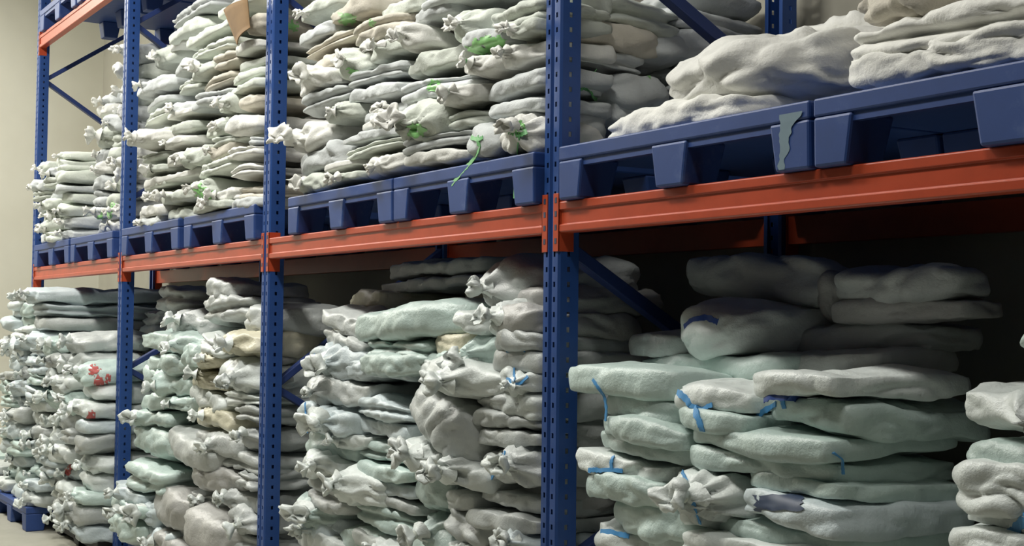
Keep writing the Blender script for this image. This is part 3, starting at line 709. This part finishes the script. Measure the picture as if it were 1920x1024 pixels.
ribbon('T1', [(1284,614),(1300,600),(1325,596),(1346,604)], 'navy_twine', .018)
ribbon('R1', [(1832,800),(1816,838),(1822,862),(1840,876)], BL, .014)
ribbon('R1', [(1905,828),(1920,834),(1940,836)], BL, .035)
ribbon('R4', [(1940,950),(1915,985),(1890,1005),(1866,1022)], BL, .024)
ribbon('G1', [(1560,850),(1578,862),(1580,890)], BL, .008)
ribbon('l6b', [(960,662),(962,690),(964,716)], BL, .010)
ribbon('l6b', [(950,712),(966,722),(990,706)], BL, .016)
ribbon('l6a', [(950,660),(970,656),(985,660)], BL, .008)
ribbon('l6c', [(946,846),(938,868),(925,892),(908,910)], BL, .012)
ribbon('l6d', [(752,930),(775,945),(790,962)], BL, .010)
ribbon('l5a', [(572,752),(574,785),(576,812)], BL, .012)
ribbon('l5a', [(552,782),(574,784),(600,788)], BL, .008)
ribbon('l5c', [(590,664),(588,680),(592,696)], BL, .010)
ribbon('l5b', [(548,945),(556,966),(566,980)], BL, .010)
patch('H2', (1416,929,1506,958), 'navy_print', 'printed_panel', 3)
G = 'green_twine'
ribbon('gt1', [(896,256),(900,280),(886,300),(866,322),(846,346)], G, .018)
ribbon('gt1', [(884,258),(898,262),(906,258)], G, .014)
ribbon('gt2', [(968,232),(972,258),(968,285),(978,310),(966,335),(964,372)], G, .014)
ribbon('gt2', [(955,245),(970,250),(988,246)], G, .022)
ribbon('gt3', [(1084,166),(1098,152),(1112,138)], G, .03)
ribbon('gt3', [(1084,164),(1104,172),(1118,186)], G, .018)
patch('gt4', (1215,110,1252,148), 'green_film', 'green_film', 5)

# ------------------------------------------------------------------ green film scraps, red prints, cardboard
def nearest_id(px, py, prefix):
    best = None
    for o in list(col.objects):
        if o.type != 'MESH' or 'category' not in o or not o.name.startswith(prefix): continue
        me = o.data; n_ = len(me.vertices); co = np.empty(n_*3); me.vertices.foreach_get('co', co); co = co.reshape(-1, 3)+np.array(o.location)
        q = (co-CAM) @ CM.T; sx = 960+F_PX*q[:, 0]/q[:, 2]; sy = 512-F_PX*q[:, 1]/q[:, 2]
        if sx.min() > px or sx.max() < px or sy.min() > py or sy.max() < py: continue
        bv = BVHTree.FromPolygons([tuple(v) for v in co], [tuple(p.vertices) for p in me.polygons])
        h = bv.ray_cast(Vector(CAM), Vector(ray(px, py)).normalized())
        if h[0] is not None and (best is None or h[3] < best[0]):
            best = (h[3], o, co, [tuple(p.vertices) for p in me.polygons], bv)
    if best is None: return None
    sid = best[1].name; SACKS[sid] = (best[1], best[2], best[3]); BV[sid] = best[4]
    return sid
def scrap(bb, mat, name, prefix, seed):
    sid = nearest_id((bb[0]+bb[2])/2, (bb[1]+bb[3])/2, prefix)
    if sid: patch(sid, bb, mat, name, seed, 22, True)
for i, bb in enumerate([(868,86,915,112),(905,66,948,92),(884,66,930,100),(358,342,388,372),(374,352,400,380),(190,384,212,416),(180,396,200,424),(205,378,224,400),(540,36,560,60),(634,22,668,48),(690,36,706,50),
                        (762,228,800,262),(800,150,830,172),(960,225,985,250),(648,126,676,142)]):
    scrap(bb, 'green_film', 'green_film', 'white_sack', 100+i)
for i, bb in enumerate([(166,684,190,704),(176,700,196,740),(196,700,208,720),(116,862,136,892),(160,770,182,800)]):
    scrap(bb, 'red_print', 'red_print', 'plastic_sack', 200+i)
# cardboard flap hanging over the fourth upper stack
cb = [(412, 18), (456, -4), (468, 52), (444, 84)]
cp = [Vector(at_y(px, py, -.085)) for px, py in cb]
n_ = 8; v = []; f = []
for layer in (0, .006):
    for j in range(n_):
        for i in range(n_):
            a, b_ = i/(n_-1), j/(n_-1)
            p = (cp[0]*(1-a)+cp[1]*a)*(1-b_)+(cp[3]*(1-a)+cp[2]*a)*b_
            v.append(p+Vector((0, layer-.02*math.sin(a*3.1)*1.0+.02*(1-b_), 0)))
Nq = n_*n_
for j in range(n_-1):
    for i in range(n_-1):
        q = j*n_+i; f.append((q, q+n_, q+n_+1, q+1)); f.append((Nq+q, Nq+q+1, Nq+q+n_+1, Nq+q+n_))
for i in range(n_-1):
    for q, st in ((i, 1), ((n_-1)*n_+i, 1), (i*n_, n_), (i*n_+n_-1, n_)): f.append((q, q+st, Nq+q+st, Nq+q))
base = cp[3]
tag(mesh_obj('cardboard_sheet', [p-base for p in v], f, 'cardboard', None, base, True), 'torn brown cardboard sheet hanging over the white sacks of the fourth stack', 'cardboard')
